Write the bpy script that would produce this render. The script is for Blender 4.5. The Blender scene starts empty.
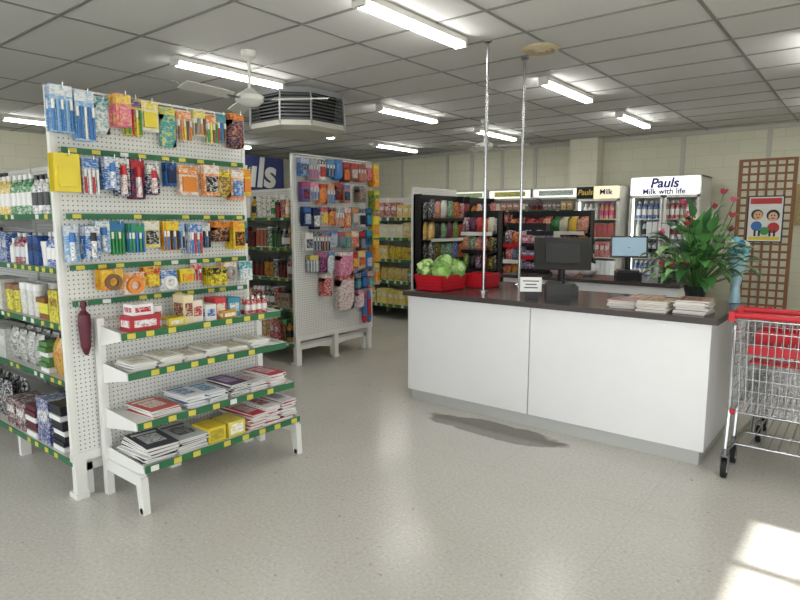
import bpy, bmesh, math, random
from mathutils import Matrix, Vector, Euler
rnd = random.Random(7)
sc = bpy.context.scene
try:
    sc.view_settings.view_transform = 'Standard'
except Exception: pass

def H(h, k=1.0):
    h = h.lstrip('#'); o = []
    for i in (0, 2, 4):
        c = int(h[i:i+2], 16)/255.0
        o.append(((c/12.92) if c <= .04045 else ((c+.055)/1.055)**2.4)*k)
    return (o[0], o[1], o[2], 1.0)

# ------------------------------------------------------------------ materials
MATS = {}
def newmat(name):
    m = bpy.data.materials.new(name); m.use_nodes = True
    nt = m.node_tree; b = nt.nodes['Principled BSDF']
    MATS[name] = m
    return m, nt, b
def N(nt, t, **kw):
    n = nt.nodes.new(t)
    for k, v in kw.items(): setattr(n, k, v)
    return n
def mth(nt, op, a, b=None, c=None):
    n = nt.nodes.new('ShaderNodeMath'); n.operation = op
    for i, s in enumerate((a, b, c)):
        if s is None: continue
        if isinstance(s, (int, float)): n.inputs[i].default_value = s
        else: nt.links.new(s, n.inputs[i])
    return n.outputs[0]
def mixc(nt, f, a, b):
    n = nt.nodes.new('ShaderNodeMix'); n.data_type = 'RGBA'
    for idx, s in ((0, f), (6, a), (7, b)):
        if isinstance(s, (int, float)): n.inputs[idx].default_value = s
        elif isinstance(s, tuple): n.inputs[idx].default_value = s
        else: nt.links.new(s, n.inputs[idx])
    return n.outputs[2]
def hsv(nt, col, sat, val):
    n = nt.nodes.new('ShaderNodeHueSaturation'); n.inputs['Saturation'].default_value = sat; n.inputs['Value'].default_value = val
    nt.links.new(col, n.inputs['Color']); return n.outputs[0]
def solid(name, col, rough=.5, metal=0.0, noise=0.0, spec=.5):
    m, nt, b = newmat(name)
    b.inputs['Roughness'].default_value = rough
    b.inputs['Metallic'].default_value = metal
    b.inputs['Specular IOR Level'].default_value = spec
    tc = N(nt, 'ShaderNodeTexCoord'); ns = N(nt, 'ShaderNodeTexNoise'); ns.inputs['Scale'].default_value = 9
    ns.inputs['Detail'].default_value = 5
    nt.links.new(tc.outputs['Object'], ns.inputs['Vector'])
    d = tuple(c*(1-max(noise, .04)) for c in col[:3])+(1,)
    nt.links.new(mixc(nt, ns.outputs[0], d, col), b.inputs['Base Color'])
    return m
def emit(name, col, s):
    m, nt, b = newmat(name)
    b.inputs['Base Color'].default_value = col
    b.inputs['Emission Color'].default_value = col
    b.inputs['Emission Strength'].default_value = s
    return m

m, nt, b = newmat('plain')
a = N(nt, 'ShaderNodeAttribute', attribute_name='Col'); nt.links.new(hsv(nt, a.outputs['Color'], .97, .9), b.inputs['Base Color'])
b.inputs['Roughness'].default_value = .5
m, nt, b = newmat('print')
a = N(nt, 'ShaderNodeAttribute', attribute_name='Col'); a2 = N(nt, 'ShaderNodeAttribute', attribute_name='Col2')
tc = N(nt, 'ShaderNodeTexCoord')
n1 = N(nt, 'ShaderNodeTexNoise'); n1.inputs['Scale'].default_value = 46; n1.inputs['Detail'].default_value = 2.5
nt.links.new(tc.outputs['Object'], n1.inputs['Vector'])
mp = N(nt, 'ShaderNodeMapping'); mp.inputs['Scale'].default_value = (50, 50, 190)
nt.links.new(tc.outputs['Object'], mp.inputs['Vector'])
n2 = N(nt, 'ShaderNodeTexNoise'); n2.inputs['Scale'].default_value = 1.0; n2.inputs['Detail'].default_value = 0
nt.links.new(mp.outputs[0], n2.inputs['Vector'])
k1 = mth(nt, 'GREATER_THAN', n1.outputs[0], .57)
k2 = mth(nt, 'GREATER_THAN', n2.outputs[0], .62)
k = mth(nt, 'MAXIMUM', mth(nt, 'MULTIPLY', k1, .65), mth(nt, 'MULTIPLY', k2, .6))
nt.links.new(hsv(nt, mixc(nt, k, a.outputs['Color'], a2.outputs['Color']), .97, .86), b.inputs['Base Color'])
b.inputs['Roughness'].default_value = .32
m, nt, b = newmat('leaf')
a = N(nt, 'ShaderNodeAttribute', attribute_name='Col'); nt.links.new(hsv(nt, a.outputs['Color'], .9, .9), b.inputs['Base Color'])
b.inputs['Roughness'].default_value = .3

solid('white', H('#e0e0da'), .45); solid('laminate', H('#eeeeee'), .3, noise=.02)
solid('shelfmetal', H('#c8c8c0'), .45)
solid('dark', H('#1c1c1e'), .35); solid('black', H('#0b0b0c'), .25); solid('rubber', H('#161616'), .7)
solid('stone', H('#4d4544'), .2, noise=.25)
solid('chrome', H('#c4c6c8'), .22, 1.0); solid('steel', H('#8d8f90'), .35, .9)
solid('redplastic', H('#c01828'), .3); solid('greenstrip', H('#2a6a42'), .45)
solid('tagyellow', H('#d0c24e'), .5); solid('wood', H('#946440'), .6, noise=.35)
solid('kick', H('#bcbdb9'), .4); solid('beige', H('#b9ab8c'), .5); solid('offwhite', H('#c2c1b6'), .5)
solid('greymetal', H('#5d5f5e'), .45); solid('slatgrey', H('#96999a'), .45); solid('batten', H('#d8d8d2'), .5); solid('tbar_shade', H('#858682'), .5)  # ceiling bars are white; their grey paints in the shadow lines
emit('tube', (1, .98, .95, 1), 25.0); emit('lightbox', (1, .98, .92, 1), .95); emit('creambox', (1, .9, .6, 1), .6); emit('fridgelight', (.95, 1, .97, 1), 5)
emit('screen', H('#8fa8b8'), .5)
solid('navyink', H('#1b2f7a'), .5); solid('goldink', H('#e8c860'), .5)

# pegboard
m, nt, b = newmat('peg')
tc = N(nt, 'ShaderNodeTexCoord'); sp = N(nt, 'ShaderNodeSeparateXYZ'); nt.links.new(tc.outputs['Object'], sp.inputs[0])
u = mth(nt, 'ADD', sp.outputs[0], sp.outputs[1])
def cell(s): return mth(nt, 'SUBTRACT', mth(nt, 'FRACT', mth(nt, 'DIVIDE', s, .025)), .5)
cu, cz = cell(u), cell(sp.outputs[2])
d = mth(nt, 'SQRT', mth(nt, 'ADD', mth(nt, 'MULTIPLY', cu, cu), mth(nt, 'MULTIPLY', cz, cz)))
k = mth(nt, 'LESS_THAN', d, .16)
nt.links.new(mixc(nt, k, H('#dadad4'), H('#5a5a58')), b.inputs['Base Color']); b.inputs['Roughness'].default_value = .5

# floor
m, nt, b = newmat('floorvinyl')
tc = N(nt, 'ShaderNodeTexCoord'); sp = N(nt, 'ShaderNodeSeparateXYZ'); nt.links.new(tc.outputs['Object'], sp.inputs[0])
n1 = N(nt, 'ShaderNodeTexNoise'); n1.inputs['Scale'].default_value = 1.3; n1.inputs['Detail'].default_value = 6
n2 = N(nt, 'ShaderNodeTexNoise'); n2.inputs['Scale'].default_value = 60; n2.inputs['Detail'].default_value = 4
n3 = N(nt, 'ShaderNodeTexNoise'); n3.inputs['Scale'].default_value = 11; n3.inputs['Detail'].default_value = 7
n5 = N(nt, 'ShaderNodeTexNoise'); n5.inputs['Scale'].default_value = 24; n5.inputs['Detail'].default_value = 5
for n in (n1, n2, n3, n5): nt.links.new(tc.outputs['Object'], n.inputs['Vector'])
c = mixc(nt, n1.outputs[0], H('#b9b6ae'), H('#cac7bf'))
k = mth(nt, 'MULTIPLY', mth(nt, 'GREATER_THAN', n2.outputs[0], .58), .2)
c = mixc(nt, k, c, H('#938e84'))
k = mth(nt, 'MULTIPLY', mth(nt, 'LESS_THAN', n2.outputs[0], .41), .22)
c = mixc(nt, k, c, H('#e4e2db'))
k = mth(nt, 'MULTIPLY', mth(nt, 'GREATER_THAN', n5.outputs[0], .71), .45)
c = mixc(nt, k, c, H('#7a756b'))
k = mth(nt, 'MULTIPLY', mth(nt, 'GREATER_THAN', n3.outputs[0], .72), .4)
c = mixc(nt, k, c, H('#6a655c'))
def seam(s):
    f = mth(nt, 'FRACT', mth(nt, 'DIVIDE', s, .9)); return mth(nt, 'LESS_THAN', f, .0045)
sm_ = mth(nt, 'MULTIPLY', mth(nt, 'MAXIMUM', seam(sp.outputs[0]), seam(mth(nt, 'ADD', sp.outputs[1], .4))), .16)
c = mixc(nt, sm_, c, H('#6b6454'))
n4 = N(nt, 'ShaderNodeTexNoise'); n4.inputs['Scale'].default_value = 5; n4.inputs['Detail'].default_value = 4
nt.links.new(tc.outputs['Object'], n4.inputs['Vector'])
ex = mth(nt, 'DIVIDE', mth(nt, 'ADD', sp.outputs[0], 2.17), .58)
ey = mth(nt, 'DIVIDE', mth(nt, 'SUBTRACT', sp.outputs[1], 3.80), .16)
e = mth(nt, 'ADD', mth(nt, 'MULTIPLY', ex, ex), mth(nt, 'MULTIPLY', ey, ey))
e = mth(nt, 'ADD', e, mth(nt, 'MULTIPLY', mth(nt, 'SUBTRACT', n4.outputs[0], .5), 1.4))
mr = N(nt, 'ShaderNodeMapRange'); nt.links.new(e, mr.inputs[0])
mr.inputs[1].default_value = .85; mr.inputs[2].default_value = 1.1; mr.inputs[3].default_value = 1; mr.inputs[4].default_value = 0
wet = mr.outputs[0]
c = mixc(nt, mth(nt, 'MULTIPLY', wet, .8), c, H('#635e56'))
nt.links.new(c, b.inputs['Base Color'])
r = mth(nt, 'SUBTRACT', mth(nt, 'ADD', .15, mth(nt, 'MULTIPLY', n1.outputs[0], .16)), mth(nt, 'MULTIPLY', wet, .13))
nt.links.new(r, b.inputs['Roughness'])
bp = N(nt, 'ShaderNodeBump'); bp.inputs['Strength'].default_value = .04; nt.links.new(n2.outputs[0], bp.inputs['Height'])
nt.links.new(bp.outputs[0], b.inputs['Normal'])

# ceiling tile
m, nt, b = newmat('ceilingtile')
tc = N(nt, 'ShaderNodeTexCoord'); n1 = N(nt, 'ShaderNodeTexNoise'); n1.inputs['Scale'].default_value = 90; n1.inputs['Detail'].default_value = 3
n2 = N(nt, 'ShaderNodeTexNoise'); n2.inputs['Scale'].default_value = .6
for n in (n1, n2): nt.links.new(tc.outputs['Object'], n.inputs['Vector'])
c = mixc(nt, n2.outputs[0], H('#d2d2d0'), H('#dcdcda')); c = mixc(nt, mth(nt, 'MULTIPLY', n1.outputs[0], .25), c, H('#b0b0ac'))
nt.links.new(c, b.inputs['Base Color']); b.inputs['Roughness'].default_value = .9

# block wall
m, nt, b = newmat('blockwall')
tc = N(nt, 'ShaderNodeTexCoord'); sp = N(nt, 'ShaderNodeSeparateXYZ'); nt.links.new(tc.outputs['Object'], sp.inputs[0])
cb = N(nt, 'ShaderNodeCombineXYZ'); nt.links.new(mth(nt, 'ADD', sp.outputs[0], sp.outputs[1]), cb.inputs[0]); nt.links.new(sp.outputs[2], cb.inputs[1])
br = N(nt, 'ShaderNodeTexBrick'); nt.links.new(cb.outputs[0], br.inputs['Vector'])
br.inputs['Scale'].default_value = 1; br.inputs['Brick Width'].default_value = .4; br.inputs['Row Height'].default_value = .2
br.inputs['Mortar Size'].default_value = .005; br.inputs['Color1'].default_value = H('#d6d5bf'); br.inputs['Color2'].default_value = H('#d9d8c3')
br.inputs['Mortar'].default_value = H('#cac9b2')
nt.links.new(br.outputs['Color'], b.inputs['Base Color']); b.inputs['Roughness'].default_value = .6
solid('bounce_pavement', H('#a8a69e'), .9, noise=.2)

# ------------------------------------------------------------------ mesh builder
class MB:
    def __init__(s):
        s.v = []; s.f = []; s.c = []; s.c2 = []; s.m = []; s.sm = []; s.names = []; s.M = Matrix.Identity(4)
    def mi(s, n):
        if n not in s.names: s.names.append(n)
        return s.names.index(n)
    def add(s, vs, fs, col=None, mat='plain', col2=None, smooth=False):
        o = len(s.v); col = col or (.8, .8, .8, 1); col2 = col2 or col
        s.v += [tuple(s.M @ Vector(p)) for p in vs]
        k = s.mi(mat)
        for f in fs:
            s.f.append(tuple(i+o for i in f)); s.c.append(col); s.c2.append(col2); s.m.append(k); s.sm.append(smooth)
    def box(s, c, sz, col=None, mat='plain', col2=None, R=None):
        c = Vector(c); vs = []
        for dx in (-.5, .5):
            for dy in (-.5, .5):
                for dz in (-.5, .5):
                    p = Vector((dx*sz[0], dy*sz[1], dz*sz[2]))
                    if R is not None: p = R @ p
                    vs.append(c+p)
        s.add(vs, [(0, 1, 3, 2), (4, 6, 7, 5), (0, 4, 5, 1), (2, 3, 7, 6), (0, 2, 6, 4), (1, 5, 7, 3)], col, mat, col2)
    def b2(s, x0, x1, y0, y1, z0, z1, col=None, mat='plain', col2=None):
        s.box(((x0+x1)/2, (y0+y1)/2, (z0+z1)/2), (abs(x1-x0), abs(y1-y0), abs(z1-z0)), col, mat, col2)
    def cyl(s, p0, p1, r0, r1=None, n=8, col=None, mat='plain', col2=None, caps=True):
        r1 = r0 if r1 is None else r1
        p0, p1 = Vector(p0), Vector(p1); d = (p1-p0)
        if d.length < 1e-6: return
        q = d.to_track_quat('Z', 'Y').to_matrix(); vs = []
        for p, r in ((p0, r0), (p1, r1)):
            for i in range(n):
                a = 2*math.pi*i/n; vs.append(p + q @ Vector((r*math.cos(a), r*math.sin(a), 0)))
        s.add(vs, [(i, (i+1) % n, n+(i+1) % n, n+i) for i in range(n)], col, mat, col2, True)
        if caps: s.add(vs, [tuple(range(n))[::-1], tuple(range(n, 2*n))], col, mat, col2)
    def lathe(s, c, prof, n=10, cols=None, mat='plain', col2=None, rot=None):
        c = Vector(c)
        for j in range(len(prof)-1):
            vs = []
            for (r, z) in (prof[j], prof[j+1]):
                for i in range(n):
                    a = 2*math.pi*i/n; p = Vector((r*math.cos(a), r*math.sin(a), z))
                    if rot is not None: p = rot @ p
                    vs.append(c+p)
            col = cols[j] if isinstance(cols, list) else cols
            s.add(vs, [(i, (i+1) % n, n+(i+1) % n, n+i) for i in range(n)], col, mat, col2 if col2 else col, True)
    def bag(s, c, w, h, d, col, col2, n=5, mat='print'):
        c = Vector(c)
        for sg in (1, -1):
            vs = []
            for j in range(n+1):
                for i in range(n+1):
                    a = 2*i/n-1; bb = 2*j/n-1
                    t = (1-a**4)*(1-abs(bb)**3)
                    vs.append(c+Vector((a*w/2*(1-.06*t), sg*d/2*t, bb*h/2)))
            s.add(vs, [(j*(n+1)+i, j*(n+1)+i+1, (j+1)*(n+1)+i+1, (j+1)*(n+1)+i) for j in range(n) for i in range(n)], col, mat, col2, True)
    def ball(s, c, r, col, mat='plain', n=10, sc=(1, 1, 1), col2=None):
        c = Vector(c); vs = []; fs = []
        m_ = n//2+1
        for j in range(m_+1):
            t = math.pi*j/m_
            for i in range(n):
                a = 2*math.pi*i/n
                vs.append(c+Vector((r*sc[0]*math.sin(t)*math.cos(a), r*sc[1]*math.sin(t)*math.sin(a), r*sc[2]*math.cos(t))))
        for j in range(m_):
            for i in range(n):
                fs.append((j*n+i, j*n+(i+1) % n, (j+1)*n+(i+1) % n, (j+1)*n+i))
        s.add(vs, fs, col, mat, col2, True)
    def finish(s, name, recenter=True, parent=None):
        me = bpy.data.meshes.new(name)
        off = Vector((0, 0, 0))
        if recenter:
            xs = [p[0] for p in s.v]; ys = [p[1] for p in s.v]; zs = [p[2] for p in s.v]
            off = Vector(((min(xs)+max(xs))/2, (min(ys)+max(ys))/2, min(zs)))
        me.from_pydata([tuple(Vector(p)-off) for p in s.v], [], s.f)
        for n_, arr in (('Col', s.c), ('Col2', s.c2)):
            at = me.color_attributes.new(n_, 'FLOAT_COLOR', 'CORNER'); buf = []
            for f, c in zip(s.f, arr): buf += list(c)*len(f)
            at.data.foreach_set('color', buf)
        me.polygons.foreach_set('material_index', s.m); me.polygons.foreach_set('use_smooth', s.sm)
        for n_ in s.names: me.materials.append(MATS[n_])
        me.update()
        o = bpy.data.objects.new(name, me); o.location = off; sc.collection.objects.link(o)
        bpy.context.view_layer.update()
        if parent: o.parent = parent; o.matrix_parent_inverse = parent.matrix_world.inverted()
        return o
def frame(o, u, w):
    u = Vector(u); w = Vector(w)
    return Matrix(((u.x, w.x, 0, o[0]), (u.y, w.y, 0, o[1]), (0, 0, 1, o[2]), (0, 0, 0, 1)))
def text(parent, body, loc, rot, size, mat, name='lettering', ex=.004, shear=0, bold=.012):
    cu = bpy.data.curves.new(name, 'FONT'); cu.body = body; cu.size = size; cu.extrude = ex; cu.align_x = 'CENTER'; cu.align_y = 'CENTER'
    cu.shear = shear; cu.offset = size*bold
    t = bpy.data.objects.new(name+'_c', cu); sc.collection.objects.link(t); bpy.context.view_layer.update()
    me = bpy.data.meshes.new_from_object(t.evaluated_get(bpy.context.evaluated_depsgraph_get()))
    bpy.data.objects.remove(t)
    o = bpy.data.objects.new(name, me); me.materials.clear(); me.materials.append(MATS[mat]); sc.collection.objects.link(o)
    o.location = loc; o.rotation_euler = rot; bpy.context.view_layer.update()
    o.parent = parent; o.matrix_parent_inverse = parent.matrix_world.inverted()
    return o

# ------------------------------------------------------------------ room
CZ = 3.0; XL, XR, YF, YB = -11.0, 2.2, -2.5, 10.6
mb = MB(); mb.b2(XL, XR, YF, YB, -.05, 0, mat='floorvinyl'); mb.finish('floor', False)
mb = MB(); mb.b2(XL, XR, YF, YB, CZ, CZ+.05, mat='ceilingtile'); mb.finish('ceiling', False)
mb = MB()
x = XL+.35
while x < XR: mb.b2(x-.012, x+.012, YF, YB, CZ-.006, CZ, mat='tbar_shade'); x += 1.2
y = YF+.25
while y < YB: mb.b2(XL, XR, y-.012, y+.012, CZ-.007, CZ, mat='tbar_shade'); y += .6
mb.finish('trim_1', False)
mb = MB(); mb.b2(XL-.15, XR+.15, YB, YB+.15, 0, CZ, mat='blockwall'); mb.finish('wall_back', False)
mb = MB(); mb.b2(XL-.15, XL, YF, YB, 0, CZ, mat='blockwall'); mb.finish('wall_left', False)
mb = MB()
mb.b2(XR, XR+.15, YF, -2.2, 0, CZ, mat='blockwall'); mb.b2(XR, XR+.15, -2.2, 2.1, 0, .5, mat='blockwall'); mb.b2(XR, XR+.15, -2.2, 2.1, 2.5, CZ, mat='blockwall')
mb.b2(XR, XR+.15, 2.1, 2.4, 0, CZ, mat='blockwall'); mb.b2(XR, XR+.15, 2.4, 3.5, 2.4, CZ, mat='blockwall'); mb.b2(XR, XR+.15, 3.5, YB, 0, CZ, mat='blockwall')
mb.finish('wall_right', False)
mb = MB()
mb.b2(XL, -8, YF-.15, YF, 0, CZ, mat='blockwall'); mb.b2(-8, 2.0, YF-.15, YF, 0, .45, mat='blockwall'); mb.b2(-8, 2.0, YF-.15, YF, 2.7, CZ, mat='blockwall'); mb.b2(2.0, XR, YF-.15, YF, 0, CZ, mat='blockwall')
mb.finish('wall_front', False)
mb = MB()
for xx in (-7.97, -6, -4, -2, 0, 1.97): mb.b2(xx-.03, xx+.03, YF-.1, YF-.04, .45, 2.7, mat='steel')
for zz in (.48, 2.67): mb.b2(-8, 2, YF-.1, YF-.04, zz-.03, zz+.03, mat='steel')
mb.finish('window_1')
mb = MB()
for yy in (-2.17, -.75, .7, 2.07): mb.b2(XR+.04, XR+.1, yy-.03, yy+.03, .5, 2.5, mat='steel')
for zz in (.53, 2.47): mb.b2(XR+.04, XR+.1, -2.2, 2.1, zz-.03, zz+.03, mat='steel')
mb.finish('window_2')
mb = MB()
for yy in (2.43, 2.95, 3.47): mb.b2(XR+.04, XR+.1, yy-.03, yy+.03, 0, 2.4, mat='steel')
for zz in (.03, 1.05, 2.05, 2.37): mb.b2(XR+.04, XR+.1, 2.4, 3.5, zz-.03, zz+.03, mat='steel')
mb.finish('door_1')
mb = MB(); mb.b2(-14, 14, -16, YF-.15, -.12, -.06, mat='bounce_pavement'); mb.b2(XR+.15, 14, YF-.15, 14, -.12, -.06, mat='bounce_pavement'); mb.finish('bounce_pavement')  # unseen ground outside, added to bounce daylight indoors
mb = MB()
for xx in (-9.6, -8.4, -7.2, -6.6, -5.9, -5.2, -2.6, -1.4, -.2): mb.b2(xx-.03, xx+.03, YB-.03, YB, 0, CZ-.01, mat='offwhite')
mb.b2(XL, XR, YB-.04, YB, CZ-.07, CZ-.01, mat='offwhite'); mb.finish('trim_2')
mb = MB(); mb.b2(-4.4, -3.9, YB-.3, YB, 0, CZ-.01, mat='blockwall'); mb.finish('pilaster')
mb = MB(); mb.b2(-3.9, XR, YB-.02, YB, 0, .1, mat='greymetal'); mb.finish('baseboard_back')

# ------------------------------------------------------------------ fluorescent lights
for (lx, ly) in [(-2.71, 2.95), (-2.75, 5.72), (-2.8, 8.1), (-4.95, 3.0), (-4.97, 5.78), (-4.97, 8.1), (-7.2, 6.0), (-7.3, 8.4), (-9.4, 3.1), (-.5, 5.7), (-.5, 2.6), (-.5, 8.2), (-9.4, 6.0)]:  # the rightmost row is out of view, added for its light
    mb = MB()
    mb.b2(lx-.05, lx+.05, ly, ly+1.22, CZ-.05, CZ-.008, mat='batten')
    for k in (-.03, .03): mb.cyl((lx+k, ly+.03, CZ-.07), (lx+k, ly+1.19, CZ-.07), .015, n=10, mat='tube')
    for e in (ly+.015, ly+1.205): mb.box((lx, e, CZ-.065), (.1, .03, .045), mat='batten')
    mb.finish('fluorescent_light')

# ------------------------------------------------------------------ ceiling fans
def fan(x, y, drop, a0, r):
    mb = MB(); z = CZ-drop
    mb.lathe((x, y, CZ-.09), [(.02, 0), (.06, .03), (.065, .08)], 14, None, 'white')
    mb.cyl((x, y, z), (x, y, CZ-.02), .014, mat='white')
    mb.lathe((x, y, z-.09), [(0, 0), (.05, .003), (.085, .02), (.12, .05), (.12, .09), (.07, .12), (.03, .15), (.0, .155)], 18, None, 'white')
    for k in range(3):
        a = a0+k*2*math.pi/3
        T = Matrix.Rotation(a, 4, 'Z'); T.translation = Vector((x, y, z-.03)); mb.M = T
        mb.box((.17, 0, .0), (.16, .035, .008), mat='steel')
        pts = []
        for (u, hw) in ((.2, .045), (.3, .06), (r*.95, .07), (r, .055)):
            pts += [(u, -hw, -.016), (u, hw, .018)]
        top = [(p[0], p[1], p[2]+.006) for p in pts]; n = len(pts); fs = []
        for i in range(3):
            q = 2*i; fs += [(q, q+1, q+3, q+2), (n+q, n+q+1, n+q+3, n+q+2), (q, q+2, n+q+2, n+q), (q+1, q+3, n+q+3, n+q+1)]
        fs += [(0, 1, n+1, n), (6, 7, n+7, n+6)]
        mb.add(pts+top, fs, mat='white'); mb.M = Matrix.Identity(4)
    mb.finish('ceiling_fan')
fan(-4.31, 3.32, .38, math.radians(35), .68)
fan(-4.5, 7.55, .35, math.radians(20), .62)

# evaporative cooler outlet (chamfered square box with louvres)
mb = MB(); cx, cy = -5.35, 4.8
def octo(r, z):
    h = r*.93; k = r*.48; p = [(h, -k), (h, k), (k, h), (-k, h), (-h, k), (-h, -k), (-k, -h), (k, -h)]
    return [(cx+a_, cy+b_, z) for a_, b_ in p]
def ring(r0, z0, r1, z1, mat):
    a, b_ = octo(r0, z0), octo(r1, z1); mb.add(a+b_, [(i, (i+1) % 8, 8+(i+1) % 8, 8+i) for i in range(8)], mat=mat)
ring(.5, CZ-.008, .5, CZ-.07, 'slatgrey'); ring(.44, CZ-.05, .40, 2.6, 'dark')
ring(.52, 2.64, .52, 2.585, 'offwhite'); ring(.52, 2.585, .42, 2.55, 'offwhite'); mb.add(octo(.42, 2.55), [tuple(range(8))], mat='offwhite'); ring(.52, 2.64, .42, 2.64, 'offwhite')
for i in range(8): z = 2.645+.036*i; ring(.53, z, .47, z+.03, 'slatgrey')
for p, q in zip(octo(.53, 2.6), octo(.51, CZ-.02)): mb.cyl(p, q, .012, n=6, mat='slatgrey')
mb.finish('evaporative_cooler_vent')
mb = MB(); mb.lathe((-2.34, 4.8, CZ-.05), [(0, 0), (.04, .0), (.05, .02), (.08, .005), (.095, .025), (.125, .01), (.15, .03), (.155, .044)], 24, None, 'beige'); mb.finish('round_ceiling_vent')

# ------------------------------------------------------------------ product helpers (local: u along, w outwards, z up)
W = H('#eeeeea'); K = H('#161616')
PAL = [H(c) for c in ('#c4222a', '#1f4fa0', '#e0b81e', '#2c8f4a', '#e87a1c', '#f0f0ea', '#6b2a80', '#1b1b20', '#2aa0b8', '#d84a86', '#8a5a2c', '#f2e24a', '#7a1420', '#cfd3d6')]
def item(mb, kind, u, w, z, wd, dp, h, c1, c2):
    if kind == 'box':
        mb.box((u, w, z+h/2), (wd*.94, dp, h), c1, 'print', c2)
        mb.box((u, w+dp/2+.001, z+h*.62), (wd*.7, .002, h*.25), c2, 'print', c1)
    elif kind == 'bottle':
        r = min(wd, dp)*.46
        mb.lathe((u, w, z), [(0, 0), (r, 0.001), (r, h*.2), (r*1.01, h*.22), (r*1.01, h*.55), (r, h*.57), (r*.95, h*.68), (r*.4, h*.82), (r*.38, h*.88), (r*.45, h*.88), (r*.45, h), (0, h)], 9,
                 [c1, c1, c1, c2, c1, c1, c1, c1, c2, c2, c2], 'print', c2)
    elif kind == 'can':
        r = min(wd, dp)*.47
        mb.lathe((u, w, z), [(0, 0), (r, .001), (r, h*.05), (r, h*.95), (r*.95, h), (0, h)], 10, [W, W, c1, W, W], 'print', c2)
    elif kind == 'bag':
        mb.bag((u, w, z+h/2), wd*1.0, h, dp*.8, c1, c2, 4)
    elif kind == 'tub':
        r = min(wd, dp)*.46
        mb.lathe((u, w, z), [(0, 0), (r*.85, .001), (r, h*.8), (r*1.05, h*.8), (r*1.05, h), (0, h)], 10, [c1, c1, c2, c2, c2], 'print', c2)
    elif kind == 'pile':
        n = max(2, int(h/.03))
        for i in range(n): mb.box((u+rnd.uniform(-.006, .006), w+rnd.uniform(-.01, .01), z+(i+.5)*h/n), (wd*.95, dp, h/n*.92), c1 if i % 3 else c2, 'plain', c2)
def fill(mb, u0, u1, z, front, hmax, pal, kinds, wr=(.06, .12), hr=(.55, .95), rows=2):
    u = u0
    while u < u1-.05:
        k = rnd.choice(kinds); wd = rnd.uniform(*wr); h = hmax*rnd.uniform(*hr); c1 = rnd.choice(pal); c2 = rnd.choice([W, W, rnd.choice(PAL), K])
        dp = min(wd, .09) if k != 'pile' else .2
        if k == 'bag': wd = max(wd, .1)
        nf = rnd.randint(1, 4) if k != 'pile' else 1
        for f in range(nf):
            if u+wd > u1: break
            for r_ in range(rows if k != 'pile' else 1):
                item(mb, k, u+wd/2, front-.015-dp/2-r_*(dp+.004), z, wd, dp, h, c1, c2)
            u += wd+.003
        u += rnd.choice((0, .005, .02)) + (.03 if k == 'pile' and u+wd > u1 else 0)
def strip(mb, u0, u1, w, z, step=.14, h=.035):
    mb.b2(u0, u1, w, w+.006, z-h, z, mat='greenstrip')
    u = u0+.03
    while u < u1-.06:
        if rnd.random() < .8: mb.b2(u, u+.045, w+.006, w+.009, z-h+.004, z-.004, mat='tagyellow' if rnd.random() < .7 else 'white')
        u += step*rnd.uniform(.7, 1.3)

def gondola(name, xe, xf, y0, y1, spine, zs, top, pb, sides=(-1, 1), updepth=.42, striph=.035):
    mb = MB(); ym = (y0+y1)/2
    mb.b2(xe-.02, xe, y0+.02, y1-.02, pb, top-.02, mat='peg')
    for yy in (y0+.0125, y1-.0125): mb.b2(xe-.03, xe+.005, yy-.0125, yy+.0125, pb-.02, top, mat='white')
    mb.b2(xe-.03, xe+.005, y0, y1, top-.012, top, mat='white'); mb.b2(xe-.04, xe+.006, y0, y1, pb-.03, pb+.02, mat='white')
    for yy in (y0+.04, ym, y1-.04):
        mb.b2(xe-.05, xe-.001, yy-.03, yy+.03, .0, pb-.02, mat='white')
        mb.b2(xe-.09, xe+.005, yy-.035, yy+.035, 0, .03, mat='white')
    mb.b2(xf, xe-.03, ym-.015, ym+.015, .12, spine, mat='peg')
    mb.b2(xf, xe-.03, ym-.02, ym+.02, spine-.03, spine, mat='white')
    half = (y1-y0)/2
    for s in sides:
        mb.M = frame((0, ym, 0), (1, 0, 0), (0, s, 0))
        for i, z in enumerate(zs):
            d = half-.015 if i == 0 else updepth
            mb.b2(xf, xe-.03, .015, d, z-.03, z, mat='shelfmetal'); strip(mb, xf, xe-.035, d, z, h=striph)
            xx = xe-.06
            while xx > xf:
                mb.add([(xx, .015, z-.03), (xx, d-.03, z-.03), (xx, .015, z-.12)], [(0, 1, 2)], mat='white'); xx -= .92
        xx = xe-.06
        while xx > xf:
            mb.b2(xx-.02, xx+.02, 0, .035, 0, spine, mat='white'); mb.b2(xx-.02, xx+.02, half-.12, half-.06, 0, zs[0]-.03, mat='white'); mb.b2(xx-.02, xx+.02, 0, half-.05, zs[0]-.08, zs[0]-.03, mat='white'); xx -= .92
        mb.M = Matrix.Identity(4)
    return mb.finish(name)

# gondola 1
G1 = [.22, .56, .92, 1.27, 1.60]
gondola('gondola_shelving', -3.39, -9.0, 1.33, 2.55, 1.97, G1, 2.25, .25)
mb = MB(); mb.M = frame((0, 1.94, 0), (1, 0, 0), (0, -1, 0))
palA = [H(c) for c in ('#e8e8e6', '#2a5aa8', '#20242c', '#3b8ecc', '#8f2230', '#e6e2d0', '#5b6670', '#e8e8e6')]
palB = [H(c) for c in ('#f1f1ee', '#3c8f4e', '#2a68b8', '#e7c52c', '#cf3a34', '#45b0c8', '#e7e7e0')]
fill(mb, -7, -3.47, G1[0], .595, .28, [H('#1a1d2a'), H('#2a3f8a'), H('#b8b4aa'), H('#5a1d2c'), H('#20222a')], ['pile', 'box', 'bag'], (.12, .2), (.6, 1))
fill(mb, -7, -3.47, G1[1], .42, .28, [H('#1d1f26'), H('#3d7fc0'), H('#c8c8c2'), H('#3a4a60'), H('#c8a83a'), H('#5a8a50')], ['pile', 'box', 'bag', 'bag'], (.09, .17), (.55, 1))
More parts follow.
